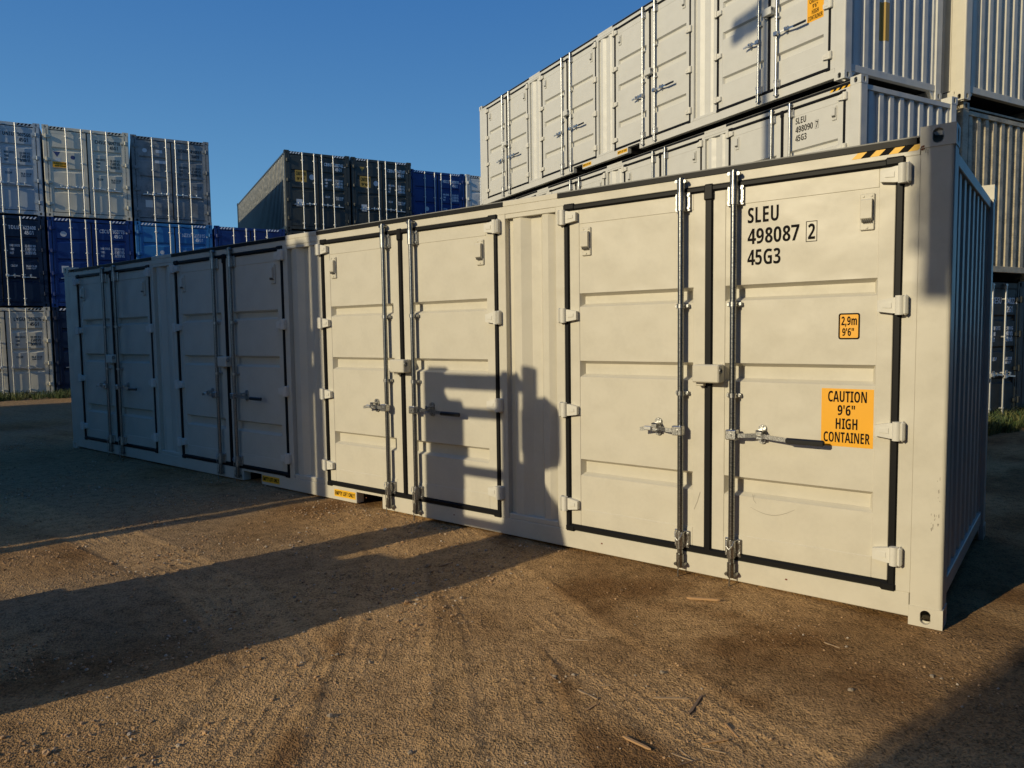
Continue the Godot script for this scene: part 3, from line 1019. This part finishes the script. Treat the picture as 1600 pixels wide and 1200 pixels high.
func make_litter() -> void:
	var rng := RandomNumberGenerator.new()
	rng.seed = 5
	var wood := []
	for k in 3:
		wood.append(plain([lin(0.42, 0.25, 0.12), lin(0.36, 0.25, 0.15), lin(0.2, 0.13, 0.08)][k], 0.85))
	var S := [[10.82, 0.43, 11.01, 0.39, 0.011, 0], [11.21, 1.68, 11.35, 1.59, 0.006, 1], [11.4, 1.71, 11.38, 1.52, 0.007, 2], [11.26, 2.07, 11.4, 2.1, 0.007, 0], [11.48, 2.06, 11.58, 2.06, 0.003, 1], [11.49, 2.01, 11.55, 2.04, 0.0025, 1], [11.55, 1.91, 11.63, 1.82, 0.004, 0], [11.56, 1.94, 11.66, 1.93, 0.003, 1], [11.54, 2.13, 11.59, 2.03, 0.003, 2], [10.48, 1.36, 10.6, 1.31, 0.004, 1], [10.88, 1.85, 11.0, 1.87, 0.005, 1], [11.01, 1.98, 11.02, 1.9, 0.004, 0], [10.66, 1.78, 10.73, 1.83, 0.005, 2], [11.7, 0.59, 11.78, 0.6, 0.004, 1], [9.02, 0.89, 9.04, 0.76, 0.006, 2], [10.32, 2.73, 10.35, 2.69, 0.003, 1], [10.94, 1.74, 10.99, 1.69, 0.003, 1], [11.57, 1.71, 11.65, 1.77, 0.004, 0]]
	var says := ["thick orange-brown wood chip on the dirt near the doors", "long pale splinter touching the dark crossed splinter", "dark splinter lying across the end of the long pale one", "stout brown splinter near the bottom edge of the picture", "thin pale straw in the bundle at the bottom edge", "shortest thin straw in the bundle at the bottom edge", "brown stick furthest right of the bottom edge litter", "pale thin straw just below the brown stick", "dark straw cut by the bottom edge of the picture", "pale thin splinter on the lit dirt at mid ground", "pale splinter left of the crossed splinters", "short brown splinter under the pale one, left of the crossed pair", "stubby dark chip on the tyre track", "small pale chip on the dirt below the caution sticker", "dark twig in the machine's shadow near the container", "tiny pale chip at the bottom left of the tyre tracks", "tiny straw on the dirt above the crossed splinters' left end", "brown sliver right of the crossed splinters"]
	for i in S.size():
		var s: Array = S[i]
		var a := Vector3(s[0], 0, s[1])
		var b := Vector3(s[2], 0, s[3])
		var r: float = s[4]
		a.y = ground_height(a.x, a.z, true) + r * 0.8
		b.y = ground_height(b.x, b.z, true) + r * (0.8 if i % 3 else 1.8)
		var ax := (b - a).normalized()
		var sd := ax.cross(Vector3.UP).normalized()
		var m := MB.new()
		var o := []
		var ln := a.distance_to(b)
		o = [Vector2(0, -r), Vector2(ln * 0.85, -r * 0.9), Vector2(ln, -r * 0.2), Vector2(ln * 0.93, r * 0.6), Vector2(ln * 0.1, r), Vector2(-r * 1.5, r * 0.3)]
		m.prism(o, -r * 0.55, r * 0.55)
		var e := part(self, numbered("wood_splinter"), m.mesh(), wood[s[5]], a, Basis(ax, sd, ax.cross(sd)))
		tag(e, says[i], "splinter", "wood splinters on the dirt")
	var T := [[10.08, 2.73, 0.016], [9.59, 2.3, 0.012], [11.12, 1.43, 0.014], [11.94, 1.05, 0.014], [12.23, 0.65, 0.013], [10.7, 1.8, 0.014], [10.59, 2.71, 0.015], [9.79, 2.24, 0.011]]
	var tsays := ["pale flat stone at the lower left of the tyre tracks", "pale stone just outside the machine's shadow", "brown stone right of the tyre tracks at mid ground", "pale stone on the dirt between the corner and the right-hand shadow", "stone nearest the container's corner casting", "dark stone beside the stubby chip", "rounded pale stone low in the tyre tracks", "second small stone just outside the machine's shadow"]
	for i in T.size():
		var t: Array = T[i]
		var st := part(self, numbered("stone"), cached("pebble%d" % (i % 4), func(): return pebble_mb(20 + i % 4)), M.stone, Vector3(t[0], ground_height(t[0], t[1], true) + t[2] * 0.35, t[1]), Basis(Vector3.UP, i * 1.3).scaled(Vector3.ONE * t[2] * 2.2))
		tag(st, tsays[i], "stone", "stones on the dirt")

func grass_patch(label: String, count: int, seed_: int, place: Callable) -> void:
	var rng := RandomNumberGenerator.new()
	rng.seed = seed_
	var m := MB.new()
	for k in 14:
		var t := rng.randf() * TAU
		var d := Vector3(cos(t), 0, sin(t))
		var sd := Vector3(-d.z, 0, d.x) * rng.randf_range(0.004, 0.009)
		var h := rng.randf_range(0.12, 0.34)
		var b := d * rng.randf_range(0.0, 0.07)
		var p1 := b + d * h * 0.25 + Vector3(0, h * 0.65, 0)
		var p2 := b + d * h * rng.randf_range(0.45, 0.8) + Vector3(0, h * rng.randf_range(0.7, 1.0), 0)
		m.quad(b - sd, b + sd, p1 + sd * 0.8, p1 - sd * 0.8)
		m.tri(p1 - sd * 0.8, p1 + sd * 0.8, p2)
	var mm := MultiMesh.new()
	mm.transform_format = MultiMesh.TRANSFORM_3D
	mm.use_colors = true
	mm.mesh = m.mesh()
	mm.instance_count = count
	for i in count:
		var p: Vector3 = place.call(rng)
		mm.set_instance_transform(i, Transform3D(Basis(Vector3.UP, rng.randf() * TAU).scaled(Vector3.ONE * rng.randf_range(0.5, 1.25)), p))
		var t := rng.randf()
		mm.set_instance_color(i, Color(0.045, 0.085, 0.02).lerp(Color(0.16, 0.15, 0.05), t * t))
	var o := MultiMeshInstance3D.new()
	o.name = numbered("grass")
	o.multimesh = mm
	var gm := plain(Color.WHITE, 0.75)
	gm.vertex_color_use_as_albedo = true
	gm.backlight_enabled = true
	gm.backlight = Color(0.12, 0.16, 0.04)
	o.material_override = gm
	tag(o, label, "grass")
	o.set_meta("kind", "stuff")
	add_child(o)

# ---------------------------------------------------------------- things beside and behind the camera that throw the shadows
func make_lamp_pole() -> void:
	var t := thing("lamp_pole", "tall grey floodlight pole beside the container stack left of the camera", "lamp pole", Vector3(4.31, -0.02, 7.75))
	var steel := plain(lin(0.35, 0.36, 0.36), 0.45, 0.6)
	var m := MB.new()
	m.cyl(Vector3.ZERO, Vector3(0, 14.0, 0), 0.1, 16, 0.075)
	part(t, "pole", m.mesh(), steel)
	part(t, "base_plate", boxmesh(Vector3(-0.2, 0, -0.2), Vector3(0.2, 0.03, 0.2), 0.006), steel)
	part(t, "cross_arm", boxmesh(Vector3(-0.75, 12.85, -0.04), Vector3(0.12, 12.95, 0.04), 0.01), steel)
	for x in [-0.62, -0.3]:
		part(t, "floodlight", cached("flood", func():
			var f := MB.new()
			f.box(Vector3(-0.14, -0.3, -0.1), Vector3(0.14, -0.02, 0.1), 0.02)
			f.box(Vector3(-0.02, -0.05, -0.02), Vector3(0.02, 0.02, 0.02))
			return f), steel, Vector3(x, 12.85, 0))
	for y in [4.5, 4.06]:
		part(t, "junction_box", boxmesh(Vector3(-0.21, 0, -0.08), Vector3(-0.06, 0.2 if y > 4.2 else 0.26, 0.08), 0.01), steel, Vector3(0, y, 0))

func make_forklift() -> void:
	var t := thing("forklift", "tall forklift parked left of the camera, throwing its shadow on the doors", "forklift", Vector3(6.94, 0.0, 4.75))
	var body := plain(lin(0.5, 0.25, 0.03), 0.4)
	var dark := plain(lin(0.03, 0.03, 0.032), 0.5)
	# the truck faces -x; local z runs across it
	for z in [-0.42, 0.4]:
		part(t, "mast_upright", boxmesh(Vector3(-0.12, 0.08, -0.05), Vector3(0.12, 3.07, 0.05), 0.006), dark, Vector3(0, 0, z))
	for y in [0.6, 1.7, 2.85]:
		part(t, "mast_crossbar", boxmesh(Vector3(-0.04, y, -0.38), Vector3(0.04, y + 0.12, 0.36), 0.006), dark)
	part(t, "carriage", boxmesh(Vector3(-0.19, 0.1, -0.5), Vector3(-0.1, 0.55, 0.5), 0.01), dark)
	for z in [-0.3, 0.25]:
		part(t, "fork", cached("fork", func():
			var m := MB.new()
			m.box(Vector3(-0.25, 0.06, -0.06), Vector3(-0.19, 0.6, 0.06), 0.005)
			m.box(Vector3(-1.2, 0.06, -0.06), Vector3(-0.25, 0.1, 0.06), 0.005)
			return m), dark, Vector3(0, 0, z))
	part(t, "chassis", boxmesh(Vector3(0.12, 0.32, -0.5), Vector3(1.25, 1.15, 0.5), 0.04), body)
	part(t, "counterweight", cached("counterweight", func():
		var m := MB.new()
		m.prism([Vector2(1.0, 0.3), Vector2(1.42, 0.34), Vector2(1.5, 0.7), Vector2(1.36, 1.5), Vector2(1.18, 2.2), Vector2(0.95, 2.3), Vector2(0.95, 1.16), Vector2(1.0, 1.15)], -0.45, 0.3)
		return m), body)
	for z in [-0.46, 0.4]:
		part(t, "guard_post", boxmesh(Vector3(0.82, 1.15, -0.035), Vector3(0.98, 3.02, 0.035), 0.006), dark, Vector3(0, 0, z))
	part(t, "guard_roof", boxmesh(Vector3(0.08, 2.93, -0.5), Vector3(1.0, 2.99, -0.26), 0.01), dark)
	for y in [2.62, 2.1, 1.64]:
		part(t, "guard_rail", boxmesh(Vector3(0.06, y, -0.49), Vector3(0.82, y + 0.075, -0.43), 0.006), dark)
	part(t, "air_filter", cached("air_filter", func():
		var m := MB.new()
		m.cyl(Vector3(1.14, 2.46, -0.2), Vector3(1.14, 2.78, -0.2), 0.2, 20)
		m.cyl(Vector3(1.14, 2.46, -0.2), Vector3(1.12, 2.36, -0.2), 0.2, 20, 0.08)
		m.cyl(Vector3(1.14, 2.78, -0.2), Vector3(1.12, 2.9, -0.2), 0.2, 20, 0.09)
		m.cyl(Vector3(1.1, 2.1, -0.2), Vector3(1.12, 2.52, -0.2), 0.05, 12)
		return m), dark)
	part(t, "exhaust_pipe", cached("exhaust", func():
		var m := MB.new()
		m.cyl(Vector3(0.98, 2.25, -0.1), Vector3(0.98, 3.2, -0.1), 0.06, 12)
		return m), dark)
	part(t, "seat", cached("seat", func():
		var m := MB.new()
		m.box(Vector3(0.42, 1.15, -0.25), Vector3(0.8, 1.35, 0.2), 0.04)
		m.box(Vector3(0.72, 1.3, -0.25), Vector3(0.84, 1.85, 0.2), 0.04)
		return m), dark)
	for w in [[0.3, 0.36, -0.5], [0.3, 0.36, 0.38], [1.2, 0.28, -0.45], [1.2, 0.28, 0.35]]:
		var wh := part(t, "wheel", cached("tyre%s" % w[1], func():
			var m := MB.new()
			m.cyl(Vector3(0, 0, -0.1), Vector3(0, 0, 0.1), w[1], 24)
			return m), M.rubber, Vector3(w[0], w[1] - 0.01, w[2]))
		part(wh, "rim", cached("rim%s" % w[1], func():
			var m := MB.new()
			m.cyl(Vector3(0, 0, -0.11), Vector3(0, 0, 0.11), w[1] * 0.5, 16)
			return m), body)

# ---------------------------------------------------------------- the scene
func _ready() -> void:
	var cam := Camera3D.new()
	cam.name = "camera"
	cam.position = Vector3(12.7606, 1.7605, 4.7463)
	cam.rotation = Vector3(-0.0701, 0.66468, -0.01367)
	cam.fov = 55.95
	cam.near = 0.05
	cam.far = 1500.0
	add_child(cam)
	cam.current = true
	var we := WorldEnvironment.new()
	we.name = "world_environment"
	var env := Environment.new()
	env.background_mode = Environment.BG_SKY
	var sm := ProceduralSkyMaterial.new()
	sm.sky_top_color = Color(0.125, 0.312, 0.54)
	sm.sky_horizon_color = Color(0.425, 0.626, 0.739)
	sm.sky_curve = 0.16
	sm.ground_horizon_color = Color(0.36, 0.34, 0.32)
	sm.ground_bottom_color = Color(0.2, 0.16, 0.12)
	sm.sun_angle_max = 45.0
	sm.sun_curve = 0.37
	var sky := Sky.new()
	sky.sky_material = sm
	env.sky = sky
	env.tonemap_mode = Environment.TONE_MAPPER_LINEAR
	env.tonemap_exposure = 1.0
	env.background_energy_multiplier = 1.5
	env.sdfgi_enabled = true
	env.ssao_enabled = true
	env.ssil_enabled = true
	we.environment = env
	add_child(we)
	var sun := DirectionalLight3D.new()
	sun.name = "sun"
	sun.light_color = Color(1.0, 0.935, 0.79)
	sun.light_energy = 1.06
	sun.light_angular_distance = 0.53
	sun.shadow_enabled = true
	sun.basis = Basis.looking_at(SUN.normalized())
	add_child(sun)

	make_materials()
	M.stone = paint(lin(0.36, 0.29, 0.21), 0.9, 3.0, true)
	make_ground()

	side_door_container("cream long container nearest the camera, standing on the dirt with four pairs of side doors", Vector3.ZERO, 0.0, M.cream, ["SLEU", "498087", "2", "45G3"])

	make_marks(get_child(get_child_count() - 1))

	# the stack behind it on the right
	var d := Vector3(cos(YARD), 0, -sin(YARD))
	var n := Vector3(-sin(YARD), 0, -cos(YARD))
	var a0 := Vector3(-1.315, 0, -11.835)
	var lv1 := 2.591
	var lv2 := 5.487
	var top_box := side_door_container("white long side-door container on top of the right-hand stack, lamp pole shadow on it", a0 + Vector3(0, lv2, 0), YARD, M.white, ["SLEU", "498086", "7", "45G3"])
	part(top_box, "faded_sticker", corr_mb(0.86, 1.08, 0.72, 1.3, 0.247, 0.045, 0.002).mesh(), M.oldyellow, Vector3(L - 0.035, 0, 0), Basis(Vector3.UP, PI / 2))
	side_door_container("white long side-door container in the middle of the right-hand stack, marked 498090", a0 + d * 0.22 + n * 0.08 + Vector3(0, lv1, 0), YARD, M.white, ["SLEU", "498090", "7", "45G3"])
	var plain_grey := paint(lin(0.4, 0.4, 0.38), 0.5, 0.7, true)
	container("grey container at the bottom of the right-hand stack, hidden behind the nearest container", a0 + d * 12.1 + Vector3(0, 0, 0), YARD + PI / 2, plain_grey, {"h": 2.591, "bare": true})
	container("dark container with doors, 22G1 lettering and grass at its foot, far right", a0 + d * 12.15 + n * 2.8, YARD + PI / 2, paint(lin(0.022, 0.026, 0.026), 0.5, 0.7, true), {"h": 2.591, "len": 6.058, "serial": ["SESU", "234822", "22G1", "2"]})
	container("tan container with sun-striped corrugated end above the dark one, far right", a0 + d * (12.34 - L) + n * (2.8 + W) + Vector3(0, lv1, 0), YARD - PI / 2, M.tan, {"bare": true})
	container("white container with overhanging corrugated end, at the top right corner", a0 + d * (12.43 - L) + n * (2.66 + W) + Vector3(0, lv2, 0), YARD - PI / 2, paint(lin(0.62, 0.58, 0.47), 0.45), {"bare": true})

	make_row()

	# stacks outside the picture that throw the long shadows
	var grey_blue := paint(lin(0.18, 0.22, 0.26), 0.5, 0.7, true)
	var k1 := Vector3(4.05, 0, 8.2)
	for lvl in 3:
		container(["bottom", "middle", "top"][lvl] + " container of the stack left of the camera beside the lamp pole", k1 + Vector3(0, lvl * H, 0) - d * (0.29 if lvl == 2 else 0.0) - n * W, YARD + PI / 2, grey_blue, {"bare": true})
	var k2 := k1 - d * 10.5 - n * 5.6
	for lvl in 3:
		container(["bottom", "middle", "top"][lvl] + " short container of the second stack left of the camera", k2 + Vector3(0, lvl * H, 0), YARD + PI / 2, plain_grey, {"bare": true, "len": 6.058})
	var ys := -0.2656
	var d3 := Vector3(cos(ys), 0, -sin(ys))
	var n3 := Vector3(-sin(ys), 0, -cos(ys))
	var k3 := Vector3(12.6 - 0.272 * 9.78, 0, 9.78)
	for lvl in 3:
		var hh: float = [2.591, H, H][lvl]
		container(["bottom", "middle", "top"][lvl] + " container of the stack behind the camera", k3 + Vector3(0, [0.0, lv1, lv2][lvl], 0) - d3 * (0.55 if lvl == 2 else 0.0) + n3 * W, ys - PI / 2, grey_blue, {"bare": true, "h": hh})
	var deep := paint(lin(0.04, 0.042, 0.045), 0.5, 0.7, true)
	container("dark container next to the 22G1 one, past the right edge", a0 + d * 12.0 + n * 5.5, YARD + PI / 2, deep, {"h": 2.591, "bare": true})
	container("dark container above the neighbour of the 22G1 one, past the right edge", a0 + d * 12.0 + n * 5.5 + Vector3(0, lv1, 0), YARD + PI / 2, deep, {"bare": true})
	container("dark top container past the right edge, beside the overhanging white one", a0 + d * 12.0 + n * 5.4 + Vector3(0, lv2, 0), YARD + PI / 2, deep, {"bare": true})
	for lvl in 3:
		container(["bottom", "middle", "top"][lvl] + " container of the dark stack right of the camera", Vector3(15.0, lvl * H, 3.4), YARD * 0.5, deep, {"bare": true})
	make_lamp_pole()
	make_forklift()

	make_gravel()
	make_litter()

func make_marks(c: Node3D) -> void:
	# scratches, scuffs and chipped paint that the photograph shows on the nearest container
	var curve := func(p: Array, w: float) -> Mesh:
		var m := MB.new()
		for i in p.size() - 1:
			var a: Vector2 = p[i]
			var b: Vector2 = p[i + 1]
			var nn := (b - a).orthogonal().normalized() * w * (0.4 + 0.6 * sin(PI * (i + 0.5) / (p.size() - 1)))
			m.quad(Vector3(a.x - nn.x, a.y - nn.y, 0), Vector3(a.x + nn.x, a.y + nn.y, 0), Vector3(b.x + nn.x, b.y + nn.y, 0), Vector3(b.x - nn.x, b.y - nn.y, 0))
		return m.mesh()
	var arc := []
	for k in 13:
		var t := k / 12.0
		arc.append(Vector2(11.055 + 0.29 * t, 0.57 - 0.05 * sin(PI * t * 0.95) + 0.03 * t))
	part(c, "scratch", curve.call(arc, 0.0016), M.scuff, Vector3(0, 0, -0.0145))
	part(c, "scratch", curve.call([Vector2(11.07, 0.66), Vector2(11.078, 0.62), Vector2(11.095, 0.6)], 0.0014), M.scuff, Vector3(0, 0, -0.0145))
	part(c, "scratch", curve.call([Vector2(10.655, 0.5), Vector2(10.68, 0.56), Vector2(10.7, 0.63)], 0.002), M.scuff, Vector3(0, 0, -0.0105))
	var rng := RandomNumberGenerator.new()
	rng.seed = 3
	for q in [[12.135, 0.62, 0.05, 0.1, 14], [12.15, 0.8, 0.02, 0.16, 5], [12.05, 2.75, 0.02, 0.04, 5]]:
		var m := MB.new()
		for k in int(q[4]):
			var x: float = q[0] + rng.randf_range(-0.5, 0.5) * q[2]
			var y: float = q[1] + rng.randf_range(-0.5, 0.5) * q[3]
			var w := rng.randf_range(0.0012, 0.005)
			var h := rng.randf_range(0.004, 0.03)
			m.prism([Vector2(x, y), Vector2(x + w, y + h * 0.2), Vector2(x + w * 0.8, y + h), Vector2(x - w * 0.4, y + h * 0.7)], 0.0, 0.0006)
		part(c, "scuff_mark", m.mesh(), M.scuff, Vector3(0, 0, -0.0039))
	var chip := MB.new()
	for k in 7:
		var x := 12.018 + rng.randf() * 0.018
		var y := 2.765 + rng.randf() * 0.022
		chip.prism([Vector2(x, y), Vector2(x + 0.008, y + 0.002), Vector2(x + 0.009, y + 0.008), Vector2(x + 0.001, y + 0.009)], 0.0, 0.0008 + k * 0.0002)
	part(c, "rust_spot", chip.mesh(), M.rust, Vector3(0, 0, 0.0002))
	for x in [11.3, 9.9, 8.35, 7.15]:
		part(c, "drain_hole", boxmesh(Vector3(-0.006, -0.005, 0.0), Vector3(0.008, 0.005, 0.001)), M.rust, Vector3(x, 0.125, -0.0035))

func make_row() -> void:
	var th := 1.16
	var d := Vector3(cos(th), 0, -sin(th))
	var n := Vector3(-sin(th), 0, -cos(th))
	var o := Vector3(-13.445, -0.085, -4.612)
	var beige := paint(lin(0.62, 0.59, 0.48), 0.6, 0.35)
	var navy := paint(lin(0.008, 0.018, 0.05), 0.32)
	var blue := paint(lin(0.008, 0.035, 0.17), 0.32)
	var sky_blue := paint(lin(0.03, 0.17, 0.42), 0.35)
	var green := paint(lin(0.045, 0.05, 0.046), 0.4)
	var slate := paint(lin(0.42, 0.47, 0.5), 0.6, 0.35)
	var grey_ := paint(lin(0.26, 0.28, 0.29), 0.6, 0.35, true)
	var pale := paint(lin(0.6, 0.61, 0.59), 0.55, 0.35)
	var pale_mark := plain(lin(0.5, 0.55, 0.6), 0.6)
	var blue_mark := plain(lin(0.03, 0.05, 0.16), 0.6)
	# column, level, what, colour, options
	var rows := [
		[-1, 0, "beige container with sunlit doors at ground level, far left", beige, {"serial": ["LYGU", "557676", "45G1", "0"], "ink": M.ink}],
		[-1, 1, "dark navy container with bright lock rods in the middle of the far left stack", navy, {"serial": ["TOLU", "622408", "45G1", "1"], "stripe": M.chalk}],
		[-1, 2, "slate grey container on top of the far left stack, cut by the picture's edge", slate, {"serial": ["UNIU", "507560", "45G1", "5"], "ink": M.ink}],
		[0, 0, "near-black container at ground level beside the beige one", navy, {"marks": [["plate", 0.6, 1.0, 0.3, 0.16, M.oldyellow]], "stripe": M.chalk}],
		[0, 1, "deep blue container marked CICU in the second stack from the left", blue, {"serial": ["CICU", "953773", "45G1", "8"], "marks": [["round", 0.3, 2.2, 0.09, 0, pale_mark], ["plate", 0.2, 0.95, 0.2, 0.22, pale_mark]], "stripe": M.chalk}],
		[0, 2, "beige container with a yellow caution sticker on top of the second stack from the left", beige, {"serial": ["CHSU", "609718", "45G1", "8"], "ink": M.ink, "marks": [["triangle", 0.24, 1.75, 0.2, 0.17, blue_mark], ["plate", 0.2, 1.62, 0.14, 0.1, pale_mark], ["round", 0.68, 1.77, 0.065, 0, blue_mark], ["plate", 0.11, 1.42, 0.42, 0.18, M.orange, "CAUTION", "KEEP CLEAR"]]}],
		[1, 0, "blue container hidden at the bottom of the third stack from the left", blue, {"bare": true}],
		[1, 1, "light blue container in the third stack from the left", sky_blue, {"serial": ["NIZU", "211815", "45G1", "0"], "marks": [["round", 0.68, 1.72, 0.07, 0, pale_mark]], "stripe": M.chalk}],
		[1, 2, "weathered grey container on top of the third stack from the left", grey_, {"serial": ["UDAU", "410861", "USA4510"], "ink": M.ink, "marks": [["round", 0.28, 2.25, 0.07, 0, pale_mark], ["plate", 0.62, 2.2, 0.2, 0.1, pale_mark], ["plate", 0.58, 1.85, 0.36, 0.09, pale_mark], ["plate", 0.24, 0.35, 0.22, 0.24, pale]]}],
		[2, 0, "blue container hidden at the bottom of the two-high stack", navy, {"bare": true}],
		[2, 1, "dark blue container on the two-high stack in the row", blue, {"stripe": M.chalk}],
		[3, 0, "blue container hidden at the bottom below the green-black one", blue, {"bare": true}],
		[3, 1, "black container just below the green-black one with the open side", green, {"bare": true}],
		[3, 2, "green-black container whose long corrugated side shows against the sky", green, {"serial": ["CBBU", "398742", "45G1", "3"], "marks": [["plate", 0.24, 1.62, 0.42, 0.42, M.oldyellow, "CAUTION", "9'6\""], ["round", 0.86, 1.82, 0.1, 0, pale_mark], ["plate", 0.26, 0.72, 0.22, 0.26, pale_mark]], "stripe": M.chalk}],
		[4, 0, "navy container hidden at the bottom of the fifth stack", navy, {"bare": true}],
		[4, 1, "blue container hidden in the middle of the fifth stack", blue, {"bare": true}],
		[4, 2, "green-black container right of the one showing its side", green, {"serial": ["CBBU", "147387", "45G1", "4"], "marks": [["triangle", 0.3, 2.22, 0.2, 0.17, M.oldyellow], ["plate", 0.2, 1.62, 0.42, 0.42, M.oldyellow, "CAUTION", "9'6\""], ["round", 0.84, 1.8, 0.1, 0, pale_mark], ["plate", 0.24, 0.7, 0.22, 0.26, pale_mark]], "stripe": M.chalk}],
		[5, 0, "navy container hidden at the bottom of the sixth stack", navy, {"bare": true}],
		[5, 1, "green-black container hidden in the middle of the sixth stack", green, {"bare": true}],
		[5, 2, "blue container at the right end of the row, beside the pale one", blue, {"h": 2.75, "serial": ["HSCU", "900970", "45G1", "8"], "marks": [["round", 0.6, 1.1, 0.09, 0, pale_mark], ["triangle", 0.62, 0.5, 0.24, -0.22, M.oldyellow]], "stripe": M.chalk}],
		[6, 0, "navy container hidden at the bottom of the last stack", navy, {"bare": true}],
		[6, 1, "blue container hidden in the middle of the last stack", blue, {"bare": true}],
		[6, 2, "pale grey container last in the row, half hidden by the white stack", pale, {"h": 2.75}],
	]
	for r in rows:
		var col: int = r[0]
		var slip := 0.0
		if r[1] == 2:
			slip = [0.0, 0.0, 0.1, 0.0, -0.02, 0.0, 0.35, 0.3][col + 1]
		container(r[2], o + d * (2.499 * col) + n * slip + Vector3(0, r[1] * H, 0), th, r[3], r[4])
	grass_patch("sunlit green weeds along the foot of the far left containers", 500, 9, func(rng):
		var q: Vector3 = o + d * rng.randf_range(-2.6, 4.0) - n * pow(rng.randf(), 1.5) * 1.3
		return Vector3(q.x, ground_height(q.x, q.z, false) - 0.02, q.z))
	var a0 := Vector3(-1.315, 0, -11.835)
	var da := Vector3(cos(YARD), 0, -sin(YARD))
	var na := Vector3(-sin(YARD), 0, -cos(YARD))
	grass_patch("shaded weeds at the foot of the dark container, far right", 420, 10, func(rng):
		var q: Vector3 = a0 + da * (12.0 + pow(rng.randf(), 1.4) * 1.0) + na * rng.randf_range(2.6, 6.4)
		return Vector3(q.x, ground_height(q.x, q.z, false) - 0.02, q.z))
